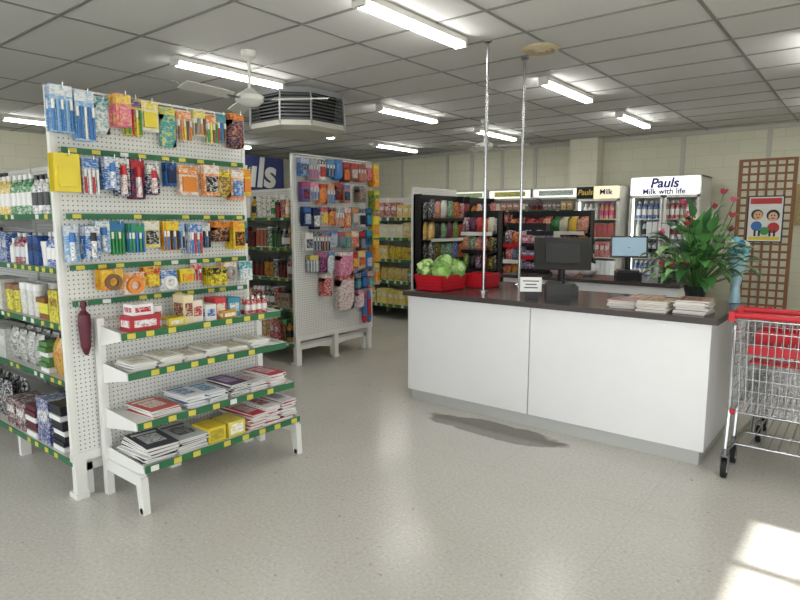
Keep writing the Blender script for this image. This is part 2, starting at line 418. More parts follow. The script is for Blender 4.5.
fill(mb, -7, -3.47, G1[2], .42, .24, [H('#e6e04a'), H('#f0f0ec'), H('#d8d8d0'), H('#3d6ab0'), H('#60a080')], ['pile', 'box', 'bag', 'tub'], (.1, .18), (.5, 1))
fill(mb, -7, -3.47, G1[3], .42, .25, palA, ['bottle', 'tub', 'box'], (.06, .1), (.6, 1))
fill(mb, -7, -3.47, G1[4], .42, .32, palB, ['bottle', 'bottle', 'tub', 'box'], (.06, .1), (.65, 1))
mb.finish('household_goods')

def hang(mb, u, ztop, wd, h, style, c1, c2, n=4, c3=None):
    mb.cyl((u, 0, ztop-.012), (u, .05+.016*n, ztop-.012), .0028, n=5, mat='chrome')
    mb.cyl((u, .05+.016*n, ztop-.012), (u, .053+.016*n, ztop+.01), .0028, n=5, mat='chrome')
    for i in range(n):
        w = .03+.016*i; du = rnd.uniform(-.006, .006)
        if style == 'bag':
            mb.box((u+du, w, ztop-.02), (wd, .002, .04), c2, 'print', c1); mb.bag((u+du, w, ztop-.04-(h-.04)/2), wd, h-.04, .03, c1, c2, 4)
        else:
            mb.box((u+du, w, ztop-h/2), (wd, .0016, h), c1, 'print', c2)
            mb.box((u+du, w+.0015, ztop-.028), (wd*.98, .0015, .05), c2, 'print', c1)
            if style == 'pens':
                k = max(2, int(wd/.02))
                for j in range(k):
                    uu = u+du-wd/2+(j+.5)*wd/k; cc = (c3 or [c1])[j % len(c3 or [c1])]
                    mb.cyl((uu, w+.008, ztop-h*.97), (uu, w+.008, ztop-h*.52), .0065, n=6, col=cc); mb.cyl((uu, w+.008, ztop-h*.52), (uu, w+.008, ztop-h*.32), .008, n=6, col=cc if j % 2 else W)
            elif style == 'marker':
                cc = (c3 or [c1])[0]; mb.cyl((u+du, w+.014, ztop-h*.95), (u+du, w+.014, ztop-h*.45), .014, n=8, col=W, mat='print', col2=cc); mb.cyl((u+du, w+.014, ztop-h*.45), (u+du, w+.014, ztop-h*.2), .015, n=8, col=cc)
            elif style == 'blister':
                cc = (c3 or [K])[0]; mb.box((u+du, w+.008, ztop-h*.62), (wd*.7, .014, h*.5), cc, 'print', c2)
            elif style == 'tape':
                R = Matrix.Rotation(math.pi/2, 3, 'X'); r = min(wd, h)*.4
                mb.lathe((u+du, w+.012, ztop-h*.6), [(r*.55, -.01), (r, -.01), (r, .01), (r*.55, .01), (r*.55, -.01)], 14, (c3 or [c1])[0], 'plain', rot=R)
c = {k: H(v) for k, v in dict(blue='#2f74bc', lb='#80b4e0', pink='#e0669a', yel='#ecd62e', teal='#1f9aa4', brn='#7a5638', or_='#e68a28', red='#c42222', navy='#1e2650', grn='#349448', wh='#ecece6', gr='#9aa0a6', pur='#5a4088', blk='#1a1a1c', sil='#c4c8cc').items()}
mb = MB(); mb.M = frame((-3.385, -.045, 0), (0, 1, 0), (1, 0, 0))
def row(z, items):
    for (u, wd, h, st, a1, a2, a3) in items: hang(mb, u+rnd.uniform(-.008, .008), z-rnd.choice((0, 0, .012, .025)), wd, h*rnd.uniform(.85, 1.04), st, c[a1], c[a2], rnd.randint(2, 6), [c[k] for k in a3.split()])
row(2.24, [(1.41, .11, .26, 'pens', 'lb', 'wh', 'blue lb'), (1.525, .1, .25, 'pens', 'lb', 'wh', 'blue blue wh'), (1.625, .085, .2, 'bag', 'wh', 'teal', 'blk'), (1.71, .085, .19, 'blister', 'pink', 'yel', 'pink'), (1.80, .09, .2, 'pens', 'yel', 'pur', 'grn red yel'),
            (1.91, .11, .17, 'blister', 'wh', 'yel', 'yel'), (2.01, .09, .26, 'bag', 'teal', 'yel', 'red'), (2.12, .1, .18, 'pens', 'wh', 'or_', 'brn or_ yel'), (2.215, .08, .16, 'pens', 'wh', 'yel', 'brn gr or_'), (2.295, .08, .18, 'pens', 'wh', 'or_', 'grn yel brn'), (2.375, .07, .17, 'pens', 'gr', 'teal', 'red blue brn'), (2.475, .1, .22, 'bag', 'navy', 'or_', 'brn')])
row(1.90, [(1.415, .13, .22, 'blister', 'yel', 'yel', 'yel'), (1.545, .085, .2, 'pens', 'wh', 'blue', 'red wh'), (1.63, .075, .2, 'marker', 'blue', 'wh', 'blue'), (1.71, .075, .2, 'marker', 'navy', 'wh', 'red'), (1.79, .08, .22, 'marker', 'navy', 'red', 'red'), (1.875, .075, .2, 'marker', 'navy', 'wh', 'red'),
            (2.0, .07, .14, 'blister', 'blue', 'navy', 'navy'), (2.12, .13, .2, 'blister', 'wh', 'or_', 'or_'), (2.25, .11, .22, 'blister', 'or_', 'wh', 'blk'), (2.36, .09, .19, 'bag', 'brn', 'yel', 'red'), (2.46, .1, .23, 'blister', 'or_', 'wh', 'blue'), (2.55, .07, .2, 'blister', 'yel', 'or_', 'or_')])
row(1.555, [(1.43, .075, .2, 'marker', 'lb', 'wh', 'blue'), (1.51, .075, .19, 'marker', 'blue', 'wh', 'blk'), (1.59, .075, .2, 'marker', 'lb', 'wh', 'blue'), (1.68, .08, .19, 'pens', 'grn', 'blue', 'grn grn'), (1.77, .08, .19, 'pens', 'blue', 'grn', 'grn blue'),
           (1.87, .1, .15, 'blister', 'yel', 'wh', 'blk'), (1.97, .08, .17, 'pens', 'or_', 'yel', 'blue blk'), (2.05, .07, .17, 'pens', 'wh', 'lb', 'blk blue'), (2.13, .08, .19, 'pens', 'wh', 'blue', 'blue red'), (2.22, .08, .18, 'pens', 'gr', 'wh', 'blue blk'), (2.33, .11, .14, 'bag', 'blk', 'or_', 'or_'), (2.44, .09, .18, 'blister', 'yel', 'or_', 'blk'), (2.53, .08, .16, 'bag', 'navy', 'teal', 'or_')])
row(1.29, [(1.60, .12, .13, 'tape', 'or_', 'yel', 'brn'), (1.73, .12, .13, 'tape', 'wh', 'or_', 'or_'), (1.85, .1, .12, 'blister', 'yel', 'red', 'yel'), (1.96, .1, .13, 'tape', 'wh', 'blue', 'wh'), (2.07, .09, .1, 'blister', 'yel', 'yel', 'or_'), (2.17, .07, .12, 'pens', 'wh', 'red', 'red red'), (2.27, .12, .12, 'blister', 'yel', 'blk', 'yel'), (2.39, .1, .12, 'tape', 'or_', 'wh', 'gr'), (2.50, .1, .13, 'blister', 'wh', 'teal', 'wh')])
for zz in (1.94, 1.595, 1.32, 1.125):
    strip(mb, 1.42, 2.56, .02, zz, .12, .03)
mb.finish('hanging_stationery_packs')
mb = MB(); mb.M = frame((-3.36, 1.425, 0), (0, 1, 0), (1, 0, 0)); col = H('#5a1426')
mb.lathe((0, .01, .82), [(0, 0), (.012, .01), (.026, .05), (.034, .18), (.03, .23), (.012, .25), (.012, .27), (.018, .275), (.018, .3), (0, .305)], 10, col); mb.cyl((0, -.02, 1.115), (0, .01, 1.115), .003, n=5, mat='chrome')
mb.finish('folding_umbrella')

# ------------------------------------------------------------------ small end display rack
mb = MB(); Y0, Y1 = 1.50, 2.58; XB = -3.37
shelves = [(.95, -3.10), (.74, -3.05), (.48, -2.98), (.255, -2.93)]
for yy in (Y0, Y1):
    mb.b2(XB, XB+.045, yy-.02, yy+.02, 0, 1.02, mat='white')
    mb.b2(XB, -2.95, yy-.018, yy+.018, .15, .215, mat='white')
    p = [(-3.0, .2), (-2.94, .2), (-2.93, .0), (-2.975, .0)]
    mb.add([(a_, yy-.02, b_) for a_, b_ in p]+[(a_, yy+.02, b_) for a_, b_ in p], [(0, 1, 2, 3), (4, 5, 6, 7), (0, 1, 5, 4), (1, 2, 6, 5), (2, 3, 7, 6), (3, 0, 4, 7)], mat='white')
    mb.cyl((-2.953, yy-.02, .018), (-2.953, yy+.02, .018), .018, mat='greymetal')
    for (z, xf) in shelves:
        sgn = -1 if yy == Y0 else 1
        p = [(XB+.02, z+.03), (xf-.01, z+.012), (xf, z-.03), (XB+.02, z-.09)]
        y_a, y_b = yy+sgn*.004, yy-sgn*.002
        mb.add([(a_, y_a, b_) for a_, b_ in p]+[(a_, y_b, b_) for a_, b_ in p], [(0, 1, 2, 3), (4, 5, 6, 7), (0, 1, 5, 4), (1, 2, 6, 5), (2, 3, 7, 6)], mat='white')
for (z, xf) in shelves:
    mb.b2(XB+.02, xf, Y0+.005, Y1-.005, z-.022, z, mat='white')
    T = mb.M; mb.M = frame((xf, 0, 0), (0, 1, 0), (1, 0, 0)); strip(mb, Y0, Y1, 0, z+.01, .13, .038); mb.M = T
mb.b2(XB, XB+.02, Y0, Y1, .22, 1.0, mat='peg')
mb.finish('end_display_rack')

def stack(mb, x, y, z, dx, dy, n, t, cols, jit=.012, art=None):
    for i in range(n):
        R = Matrix.Rotation(rnd.uniform(-.11, .11), 3, 'Z'); cc = cols[i % len(cols)] if i < n-1 else cols[0]
        o = (x+rnd.uniform(-jit, jit)*.4, y+rnd.uniform(-jit, jit))
        mb.box((o[0], o[1], z+(i+.4)*t), (dx, dy, t*.7), H('#e6e4de'), 'plain', R=R)
        mb.box((o[0], o[1], z+(i+.87)*t), (dx*1.01, dy*1.01, t*.2), cc, 'plain', R=R)
        if i == n-1:
            zt = z+(i+1)*t
            c2_ = art or tuple(min(1, v*.45+.05) for v in cc[:3])+(1,)
            mb.box((o[0], o[1], zt), tuple((dx*.5, dy*.62, .001)), c2_, 'print', cc, R=R)
            mb.box(tuple(Vector((o[0], o[1], zt))+R @ Vector((-dx*.36, 0, 0))), (dx*.1, dy*.8, .001), c2_, R=R)
mb = MB(); z = .953
def bx(y, w, h, c1, c2, x=-3.2, d=.12, z=z): mb.box((x, y, z+h/2), (d, w, h), H(c1), 'plain', H(c2)); mb.box((x+d/2+.001, y, z+h*.5), (.002, w*.75, h*.45), H(c2), 'print', H(c1)); mb.box((x, y-w/2-.001, z+h*.5), (d*.75, .002, h*.45), H(c2), 'print', H(c1))
bx(1.655, .17, .085, '#b8222e', '#f2f2f2', -3.19); bx(1.655, .12, .06, '#f0f0f0', '#c02030', -3.2, .1, z+.086)
bx(1.84, .1, .05, '#d9c22a', '#e8e8e8', -3.18); bx(1.93, .06, .17, '#e8d9b0', '#7a2a30'); bx(2.0, .07, .13, '#f0e6d8', '#c03038', -3.22); bx(2.08, .07, .1, '#e2e2da', '#3a6ab0')
bx(2.17, .08, .13, '#c8323a', '#f4e9d0', -3.23); bx(2.27, .09, .12, '#3f8fa8', '#f0f0e8', -3.23); bx(2.2, .1, .05, '#c8963a', '#fff4e0', -3.15, .06); bx(1.77, .05, .12, '#e8e8e2', '#c02a3a', -3.26)
mb.M = frame((-3.385, 0, 0), (0, 1, 0), (1, 0, 0))
for i in range(4): item(mb, 'bottle', 2.38+.045*i, .2, z, .045, .045, .11, c['red'], c['wh']); item(mb, 'bottle', 2.38+.045*i, .14, z, .045, .045, .11, c['red'], c['wh'])
mb.finish('boxed_stationery')
mb = MB()
for (y, cc) in ((1.62, '#f0eee6'), (1.78, '#f4f0e4'), (1.93, '#f0ead8'), (2.08, '#f6f4ee'), (2.23, '#efe7c8'), (2.40, '#f4f4f0')):
    stack(mb, -3.19, y, .743, .2, .14, rnd.randint(4, 7), .008, [H(cc), H('#d8d8d0')], art=H('#c8b890'))
mb.finish('exercise_book_stacks')
mb = MB()
for (y, cols, n, art) in ((1.68, ['#b8483a', '#d8d8d8', '#909090'], 5, '#e8d8c8'), (1.88, ['#e6e8ec', '#5a7ab0'], 8, '#4a86b0'), (2.02, ['#dfe6ec', '#2a6a9a'], 7, '#3a90b8'), (2.18, ['#4a2a58', '#20202a'], 9, '#b090c0'), (2.32, ['#e8e8e8', '#5a2a30'], 7, '#b08890'), (2.47, ['#c83040', '#f0f0f0'], 9, '#f0d0d0')):
    stack(mb, -3.14, y, .483, .26, .17 if y < 1.8 else .13, n, .009, [H(k) for k in cols], art=H(art))
mb.finish('magazine_stacks')
mb = MB()
for (y, cols, n, art) in ((1.63, ['#3a3d44', '#e8e8e8'], 9, '#d8d8d8'), (1.81, ['#c8ccd0', '#30343c', '#888888'], 8, '#50545c'), (2.26, ['#c83040', '#f0f0f0'], 10, '#f0e0e0'), (2.39, ['#f0f0f0', '#d02030'], 12, '#c04050'), (2.51, ['#e8e8ea', '#b02030'], 13, '#b0b0b8')):
    stack(mb, -3.11, y, .258, .3, .18 if y < 2 else .115, n, .0095, [H(k) for k in cols], .02, art=H(art))
for (y, c1, c2) in ((1.97, '#e8cc20', '#b0a030'), (2.11, '#e0d050', '#ffffff')):
    mb.box((-3.05, y, .258+.045), (.17, .12, .09), H(c1)); mb.box((-2.964, y, .258+.045), (.002, .09, .06), H(c2), 'print', H(c1))
mb.finish('notebook_stacks')

# ------------------------------------------------------------------ gondola 2
G2 = [.24, .58, .92, 1.26, 1.60]
gondola('gondola_shelving', -4.8, -9.4, 4.2, 5.44, 1.95, G2, 2.26, .30)
mb = MB(); mb.M = frame((0, 4.82, 0), (1, 0, 0), (0, -1, 0))
palR = [H(v) for v in ('#9c1c22', '#7a1418', '#b83028', '#2a2a2c', '#2f6a35', '#c88a22', '#c0b8a8')]
for i, z in enumerate(G2): fill(mb, -7.5, -4.88, z, .605 if i == 0 else .42, .27, palR if i < 4 else [H('#3d8a48'), H('#d8b030'), H('#e8e4da'), H('#a02828')], ['bottle', 'can', 'box', 'tub'], (.06, .09), (.6, .95))
mb.finish('grocery_items')
mb = MB(); mb.M = frame((-4.795, -.02, 0), (0, 1, 0), (1, 0, 0))
pal2 = ['gr', 'wh', 'navy', 'blk', 'sil', 'red', 'blue', 'or_', 'brn', 'wh', 'teal', 'blk', 'yel', 'red', 'blue', 'pink']
for (zt, h, n, u0) in ((2.23, .24, 9, 4.25), (1.98, .24, 9, 4.26), (1.72, .24, 9, 4.28), (1.46, .22, 9, 4.30), (1.22, .22, 8, 4.36), (.98, .2, 4, 4.95)):
    for i in range(n):
        wtot = 5.37-u0; u = u0+(i+.5)*wtot/n
        if rnd.random() < .04 or (zt < 1.3 and 4.76 < u < 5.02): continue
        a1, a2, a3 = (rnd.choice(pal2) for _ in range(3))
        hang(mb, u, zt-rnd.uniform(0, .025), wtot/n*rnd.uniform(.8, .97), h*rnd.uniform(.75, 1.02), rnd.choice(['blister', 'bag', 'blister', 'pens']), c[a1], c[a2], 5, [c[a3], c['gr']])
for zt, a1 in ((2.22, 'or_'), (1.92, 'grn'), (1.62, 'yel'), (1.34, 'or_'), (1.06, 'gr')): hang(mb, 5.42, zt, .1, .26, 'blister', c[a1], c['yel'], 6, [c['or_']])
for (u, zt, wd, h, a1, a2) in ((4.6, .98, .12, .24, 'red', 'wh'), (4.9, .94, .24, .38, 'wh', 'red'), (4.9, 1.21, .22, .26, 'pink', 'wh'), (5.14, .76, .1, .2, 'wh', 'pink')):
    hang(mb, u, zt, wd, h, 'bag', c[a1], c[a2], 6)
for (u, a1, a2) in ((5.26, 'blue', 'red'), (5.34, 'red', 'blue')):
    mb.lathe((u, .05, .34), [(0, 0), (.028, .02), (.035, .1), (.03, .3), (.02, .38), (0, .4)], 9, [c[a1], c[a2], c[a1], c[a2], c[a1]], 'plain')
    mb.cyl((u, 0, .73), (u, .07, .73), .003, n=5, mat='chrome')
mb.finish('hanging_toy_packs')

# ------------------------------------------------------------------ gondola 3 + chip end
G3 = [.24, .60, .95, 1.30, 1.62]
gondola('gondola_shelving', -5.6, -9.6, 7.30, 8.5, 1.95, G3, 2.08, .3, striph=.05)
mb = MB(); mb.M = frame((0, 7.9, 0), (1, 0, 0), (0, -1, 0))
for i, z in enumerate(G3): fill(mb, -8.6, -5.68, z, .585 if i == 0 else .42, .28, [H(v) for v in ('#e6c81e', '#d8b81a', '#f0e040', '#a83a20', '#d8d4b0', '#3a6a35')], ['bag', 'box', 'box'], (.09, .15), (.6, .9))
mb.finish('snack_packets')
CH = [H(v) for v in ('#d01820', '#b82018', '#e0b018', '#161618', '#1c1c20', '#26803a', '#c86420', '#6a1a48', '#2a4fa0', '#d8d8d0', '#a01418')]
def chips(name, M, n, w, zs, h, base=True, deep=.36, wmat='dark', gap=.03):
    mb = MB(); mb.M = M
    mb.b2(-.02, w+.02, .0, .03, 0, zs[-1]+h+.08, mat=wmat); mb.b2(-.02, w+.02, .03, deep, 0, zs[0]-.02, mat=wmat)
    for uu in (-.02, w): mb.b2(uu, uu+.02, .0, .14, 0, zs[-1]+h+.08, mat=wmat)
    for z in zs:
        mb.b2(0, w, .03, deep-.04, z-.015, z, mat=wmat); mb.b2(0, w, deep-.04, deep-.035, z-.03, z+.02, mat=rnd.choice(['redplastic', 'white', 'dark', 'dark']))
        for i in range(n):
            a1 = rnd.choice(CH)
            for k in range(2):
                hh = h*rnd.uniform(.78, .99); mb.bag(((i+.5)*w/n+rnd.uniform(-.01, .01), deep-.1-.09*k, z+hh/2), w/n*rnd.uniform(.88, 1.02), hh, .085, a1, rnd.choice([W, H('#e8d040'), W, K]), 4)
    return mb.finish(name)
chips('chip_rack', frame((-5.58, 7.32, 0), (0, 1, 0), (1, 0, 0)), 7, 1.15, [.35, .66, .97, 1.28, 1.59], .3)
chips('chip_rack', frame((-5.58, 8.68, 0), (0, 1, 0), (1, 0, 0)), 5, .8, [.35, .66, .97, 1.28, 1.59], .3)
chips('chip_rack', frame((-4.42, 8.45, 0), (1, 0, 0), (0, -1, 0)), 9, 1.2, [.2, .44, .68, .92, 1.16, 1.40], .235)
chips('confectionery_stand', frame((-3.72, 7.0, 0), (1, 0, 0), (0, -1, 0)), 5, .5, [.2, .42, .64, .86, 1.06, 1.26], .195, deep=.3)
chips('confectionery_stand', frame((-4.42, 7.1, 0), (1, 0, 0), (0, -1, 0)), 5, .48, [.2, .44, .68, .92, 1.16, 1.40], .22, deep=.3)

# ------------------------------------------------------------------ shelving along the rear of the shop
mb = MB(); mb.M = frame((0, 10.28, 0), (1, 0, 0), (0, -1, 0))
B = [.25, .58, .9, 1.2, 1.5, 1.76]
mb.b2(-9.4, -4.02, 0, .02, .05, 1.96, mat='greymetal'); mb.b2(-9.4, -4.02, 0, .5, 0, .2, mat='dark')
for z in B: mb.b2(-9.4, -4.02, .02, .42, z-.03, z, mat='greymetal'); strip(mb, -9.4, -4.02, .42, z, .2, .03)
for i in range(7): xx = -9.4+i*.893; mb.b2(xx-.02, xx+.02, 0, .1, 0, 1.97, mat='greymetal')
mb.finish('grocery_shelving_unit')
mb = MB(); mb.M = frame((0, 10.28, 0), (1, 0, 0), (0, -1, 0))
for z in B: fill(mb, -8.2, -4.04, z, .42, .24 if z < 1.7 else .2, [H(v) for v in ('#a01c20', '#6a1418', '#1b1b20', '#2a3f70', '#c89a2a', '#b85a24', '#d8d4c8', '#2a6a38', '#604030', '#b01c24', '#e0d8c0')], ['bottle', 'box', 'can', 'bag', 'box', 'bag'], (.07, .13), (.6, .99), 1)
mb.finish('packaged_food')
mb = MB()
for x0, cc in ((-6.7, '#cfe8b0'), (-5.8, '#e8e070'), (-4.9, '#d8e8e0')):
    mb.b2(x0, x0+.84, 9.95, 10.25, 1.99, 2.12, mat='lightbox'); mb.b2(x0-.02, x0+.86, 9.93, 10.27, 2.12, 2.15, mat='offwhite'); mb.b2(x0-.02, x0, 9.93, 10.27, 1.985, 2.12, mat='offwhite'); mb.b2(x0+.84, x0+.86, 9.93, 10.27, 1.985, 2.12, mat='offwhite')
    mb.b2(x0+.1, x0+.74, 9.945, 9.95, 2.01, 2.10, H(cc), 'print', H('#3a7a4a'))
mb.finish('illuminated_header_sign')

# ------------------------------------------------------------------ glass door fridges
def fridge(x0, x1, yf, top, txt, tmat, hmat, sub=None, nd=2, ts=.2, split=False):
    mb = MB(); hh = .28 if sub else .2
    mb.b2(x0, x0+.04, yf, yf+.68, .08, top, mat='white'); mb.b2(x1-.04, x1, yf, yf+.68, .08, top, mat='white')
    mb.b2(x0+.04, x1-.04, yf+.64, yf+.68, .08, top, mat='white'); mb.b2(x0, x1, yf, yf+.68, .08, .3, mat='white'); mb.b2(x0, x1, yf+.0, yf+.68, top-.02, top, mat='white')
    mb.b2(x0+.04, x1-.04, yf+.03, yf+.64, top-hh-.02, top-hh, mat='white')
    xm = (x0+x1)/2
    if split:
        mb.b2(x0+.02, xm-.06, yf-.03, yf+.02, top-hh, top-.01, mat=hmat); mb.b2(xm-.06, x1-.02, yf-.03, yf+.02, top-hh, top-.01, mat='creambox')
    else: mb.b2(x0+.02, x1-.02, yf-.03, yf+.02, top-hh, top-.01, mat=hmat)
    for i in range(12): u = x0+.06+(x1-x0-.12)*i/11; mb.box((u, yf-.004, .18), (.02, .01, .12), mat='greymetal')
    for xx in (x0+.06, x1-.06): mb.cyl((xx, yf+.06, 0), (xx, yf+.06, .09), .02, mat='rubber'); mb.cyl((xx, yf+.6, 0), (xx, yf+.6, .09), .02, mat='rubber')
    w = (x1-x0)/nd; z0, z1 = .3, top-hh
    for d in range(nd):
        a_, b_ = x0+d*w+.01, x0+(d+1)*w-.01
        for (p, q) in ((a_, a_+.035), (b_-.035, b_)): mb.b2(p, q, yf-.035, yf, z0, z1, mat='white')
        mb.b2(a_, b_, yf-.035, yf, z0, z0+.04, mat='white'); mb.b2(a_, b_, yf-.035, yf, z1-.04, z1, mat='white')
        mb.b2(b_-.05, b_-.035, yf-.07, yf-.035, 1.0, 1.35, mat='greymetal')
    for xx in (x0+.05, x1-.05): mb.cyl((xx, yf+.05, z0+.05), (xx, yf+.05, z1-.05), .012, mat='fridgelight')
    mb.M = frame((0, yf+.62, 0), (1, 0, 0), (0, -1, 0))
    for z in (.33, .66, .98, 1.3, 1.6):
        if z > z1-.2: continue
        mb.b2(x0+.05, x1-.05, 0, .5, z-.012, z, mat='white')
        fill(mb, x0+.06, x1-.06, z, .5, .28, [W, W, H('#e6ecf0'), H('#2a5ab0'), H('#d8b070'), H('#9a6a3a'), H('#b8d0e0'), H('#b8303a')], ['bottle', 'bottle', 'box'], (.07, .09), (.8, 1))
    o = mb.finish('display_fridge')
    if split: text(o, txt, ((x0+xm-.04)/2, yf-.036, top-hh*.5), (math.pi/2, 0, 0), ts*.6, tmat, 'header_lettering', .002, .2, .02); text(o, 'Milk', ((xm+x1)/2-.04, yf-.036, top-hh*.5), (math.pi/2, 0, 0), ts*.6, 'navyink', 'header_tagline', .002, 0, .02)
    else: text(o, txt, (xm, yf-.036, top-hh*(.38 if sub else .5)), (math.pi/2, 0, 0), ts, tmat, 'header_lettering', .002, .2, .03)
    if sub: text(o, sub, (xm, yf-.036, top-hh*.82), (math.pi/2, 0, 0), .12, 'navyink', 'header_tagline', .002, 0, .02)
    return o
fridge(-3.13, -2.1, 9.72, 2.24, 'Pauls', 'navyink', 'lightbox', 'Milk with life')
fridge(-3.92, -3.2, 9.5, 2.12, 'Pauls', 'goldink', 'dark', None, 1, split=True)

# dairy cabinet on left wall + banner sign
mb = MB(); mb.M = frame((-10.95, 0, 0), (0, 1, 0), (1, 0, 0))
mb.b2(5.0, 8.8, 0, .05, 0, 2.05, mat='white'); mb.b2(5.0, 8.8, .05, .9, 0, .35, mat='white'); mb.b2(5, 8.8, .05, 1.2, 1.95, 2.06, mat='white')
for yy in (5.0, 8.75): mb.b2(yy, yy+.05, .05, 1.0, .35, 1.95, mat='white')
for z in (.7, 1.05, 1.4, 1.7): mb.b2(5.05, 8.75, .05, .55, z-.02, z, mat='shelfmetal')
mb.cyl((5.1, .95, 1.93), (8.7, .95, 1.93), .015, mat='fridgelight')
for z in (.36, .7, 1.05, 1.4, 1.7): fill(mb, 5.1, 8.7, z, .55, .22, palB, ['bottle', 'tub', 'box'], (.08, .14), (.6, .95), 1)
mb.finish('open_dairy_fridge')
mb = MB(); mb.b2(-9.78, -9.74, 5.9, 8.3, 2.065, 2.84, H('#1a2a6a')); mb.b2(-9.74, -9.735, 5.93, 8.27, 2.10, 2.16, H('#e8e8e8')); o = mb.finish('milk_banner_sign')
text(o, 'Pauls', (-9.73, 7.25, 2.5), (math.pi/2, 0, math.pi/2), .8, 'white', 'banner_lettering', .003, .15, .03)

# ------------------------------------------------------------------ service counter
mb = MB()
xa, xb, ya, yb = -3.13, -.76, 4.02, 4.95
mb.b2(xa, -1.984, ya, ya+.02, .1, .925, mat='laminate'); mb.b2(-1.976, xb, ya, ya+.02, .1, .925, mat='laminate')
mb.b2(xa, xa+.02, ya+.02, 5.2, .1, .925, mat='laminate'); mb.b2(xb-.02, xb, ya+.02, yb-.1, .1, .925, mat='laminate')
mb.b2(xa+.02, xb-.02, yb-.3, yb-.28, .1, .925, mat='laminate'); mb.b2(xa+.02, xb-.02, ya+.02, yb-.3, .5, .52, mat='laminate')
mb.b2(xa+.02, xb-.03, ya+.03, ya+.05, 0, .1, mat='kick'); mb.b2(xb-.05, xb-.03, ya+.05, yb-.12, 0, .1, mat='kick'); mb.b2(xa+.02, xa+.04, ya+.05, 5.18, 0, .1, mat='kick')
mb.b2(-2.42, -2.40, yb, 5.2, 0, .925, mat='laminate'); mb.b2(xa, -2.4, 5.18, 5.2, 0, .925, mat='laminate')
mb.b2(xa-.03, xb+.04, ya-.04, yb, .925, .965, mat='stone'); mb.b2(xa-.03, -2.37, yb, 5.23, .925, .965, mat='stone')
mb.finish('service_counter')
CT = .9665
mb = MB()
mb.b2(-3.3, -1.45, 6.0, 6.02, .08, .93, mat='laminate'); mb.b2(-3.3, -1.45, 6.55, 6.57, 0, .93, mat='laminate'); mb.b2(-3.3, -3.28, 6.02, 6.55, 0, .93, mat='laminate'); mb.b2(-1.47, -1.45, 6.02, 6.55, 0, .93, mat='laminate')
mb.b2(-3.27, -1.48, 6.04, 6.06, 0, .08, mat='kick'); mb.b2(-3.33, -1.42, 5.96, 6.6, .93, .965, mat='stone')
mb.finish('rear_counter')
def toprack(x0, w, y, nlev):
    mb = MB(); mb.M = frame((x0, y, CT), (1, 0, 0), (0, -1, 0)); hz = .15
    for uu in (0, w): mb.b2(uu-.005, uu+.005, 0, .16, 0, hz*nlev+.03, mat='shelfmetal')
    mb.b2(0, w, 0, .008, 0, hz*nlev+.03, mat='dark')
    for i in range(nlev):
        z = i*hz+.012; mb.b2(0, w, 0, .16, z-.008, z, mat='shelfmetal'); mb.b2(0, w, .16, .165, z-.01, z+.03, mat='redplastic' if i % 2 else 'dark')
        fill(mb, .01, w-.01, z, .15, .12, PAL, ['box', 'bag', 'box', 'tub'], (.05, .09), (.75, 1), 1)
    mb.finish('counter_display_rack')
toprack(-3.28, .42, 6.5, 3); toprack(-1.72, .27, 6.5, 2)

for (px_, py_) in ((-2.58, 4.35), (-2.58, 4.99)):
    mb = MB(); mb.cyl((px_, py_, CT), (px_, py_, CZ-.008), .0125, n=10, mat='chrome'); mb.lathe((px_, py_, CZ-.03), [(.013, 0), (.035, .012), (.035, .022)], 14, None, 'chrome'); mb.lathe((px_, py_, CT), [(.045, 0), (.045, .008), (.013, .016)], 14, None, 'chrome')
    mb.finish('support_pole')

def crate(x, y, dx, dy, h, z=CT+.001, liner='#8a1220'):
    mb = MB()
    mb.b2(x-dx/2*.9, x+dx/2*.9, y-dy/2*.9, y+dy/2*.9, z, z+.008, mat='redplastic')
    n = 9
    for s in (-1, 1):
        for i in range(n):
            k = -1+2*i/(n-1)
            mb.cyl((x+k*dx/2*.9, y+s*dy/2*.9, z+.006), (x+k*dx/2, y+s*dy/2, z+h), .006, n=4, mat='redplastic'); mb.cyl((x+s*dx/2*.9, y+k*dy/2*.9, z+.006), (x+s*dx/2, y+k*dy/2, z+h), .006, n=4, mat='redplastic')
        for lv in (.15, .38, .6, .8, 1):
            f = .9+.1*lv; w = .016 if lv == 1 else .009
            mb.box((x, y+s*dy/2*f, z+h*lv), (dx*f+w, w, .022 if lv < 1 else .025), mat='redplastic'); mb.box((x+s*dx/2*f, y, z+h*lv), (w, dy*f+w, .022 if lv < 1 else .025), mat='redplastic')
    mb.b2(x-dx/2*.9, x+dx/2*.9, y-dy/2*.92, y+dy/2*.92, z+.001, z+h*.75, H(liner))
    return mb.finish('shopping_basket')
crate(-2.965, 4.27, .29, .36, .12); crate(-2.78, 4.66, .22, .26, .11)
mb = MB()
for (x, y, zz, r) in ((-3.04, 4.18, 1.125, .09), (-2.9, 4.17, 1.12, .09), (-2.97, 4.33, 1.145, .1), (-2.88, 4.37, 1.13, .085), (-3.05, 4.35, 1.12, .085)):
    mb.ball((x, y, zz+.01), r*.85, H('#a9cf6a'), 'leaf', 12)
    for i in range(14):
        a = rnd.uniform(0, 6.28); el = rnd.uniform(-.1, 1.3); vs = []; fs = []
        d = Vector((math.cos(a)*math.cos(el), math.sin(a)*math.cos(el), math.sin(el))); t1 = d.orthogonal().normalized(); t2 = d.cross(t1)
        for j in range(4):
            for i2 in range(4):
                p = (i2/3-.5)*1.7; q = (j/3-.5)*1.7; ln = math.sqrt(p*p+q*q)
                vs.append(Vector((x, y, zz+.01))+(d*(1.0+.12*ln*rnd.uniform(-.2, 1.2)) + t1*p+t2*q).normalized()*r*(1.0+.2*ln*rnd.random()))
        for j in range(3):
            for i2 in range(3): fs.append((j*4+i2, j*4+i2+1, j*4+i2+5, j*4+i2+4))
        mb.add(vs, fs, H(rnd.choice(('#8fc04e', '#a8d46a', '#79b043', '#c2de8c', '#6a9c3c'))), 'leaf', smooth=True)
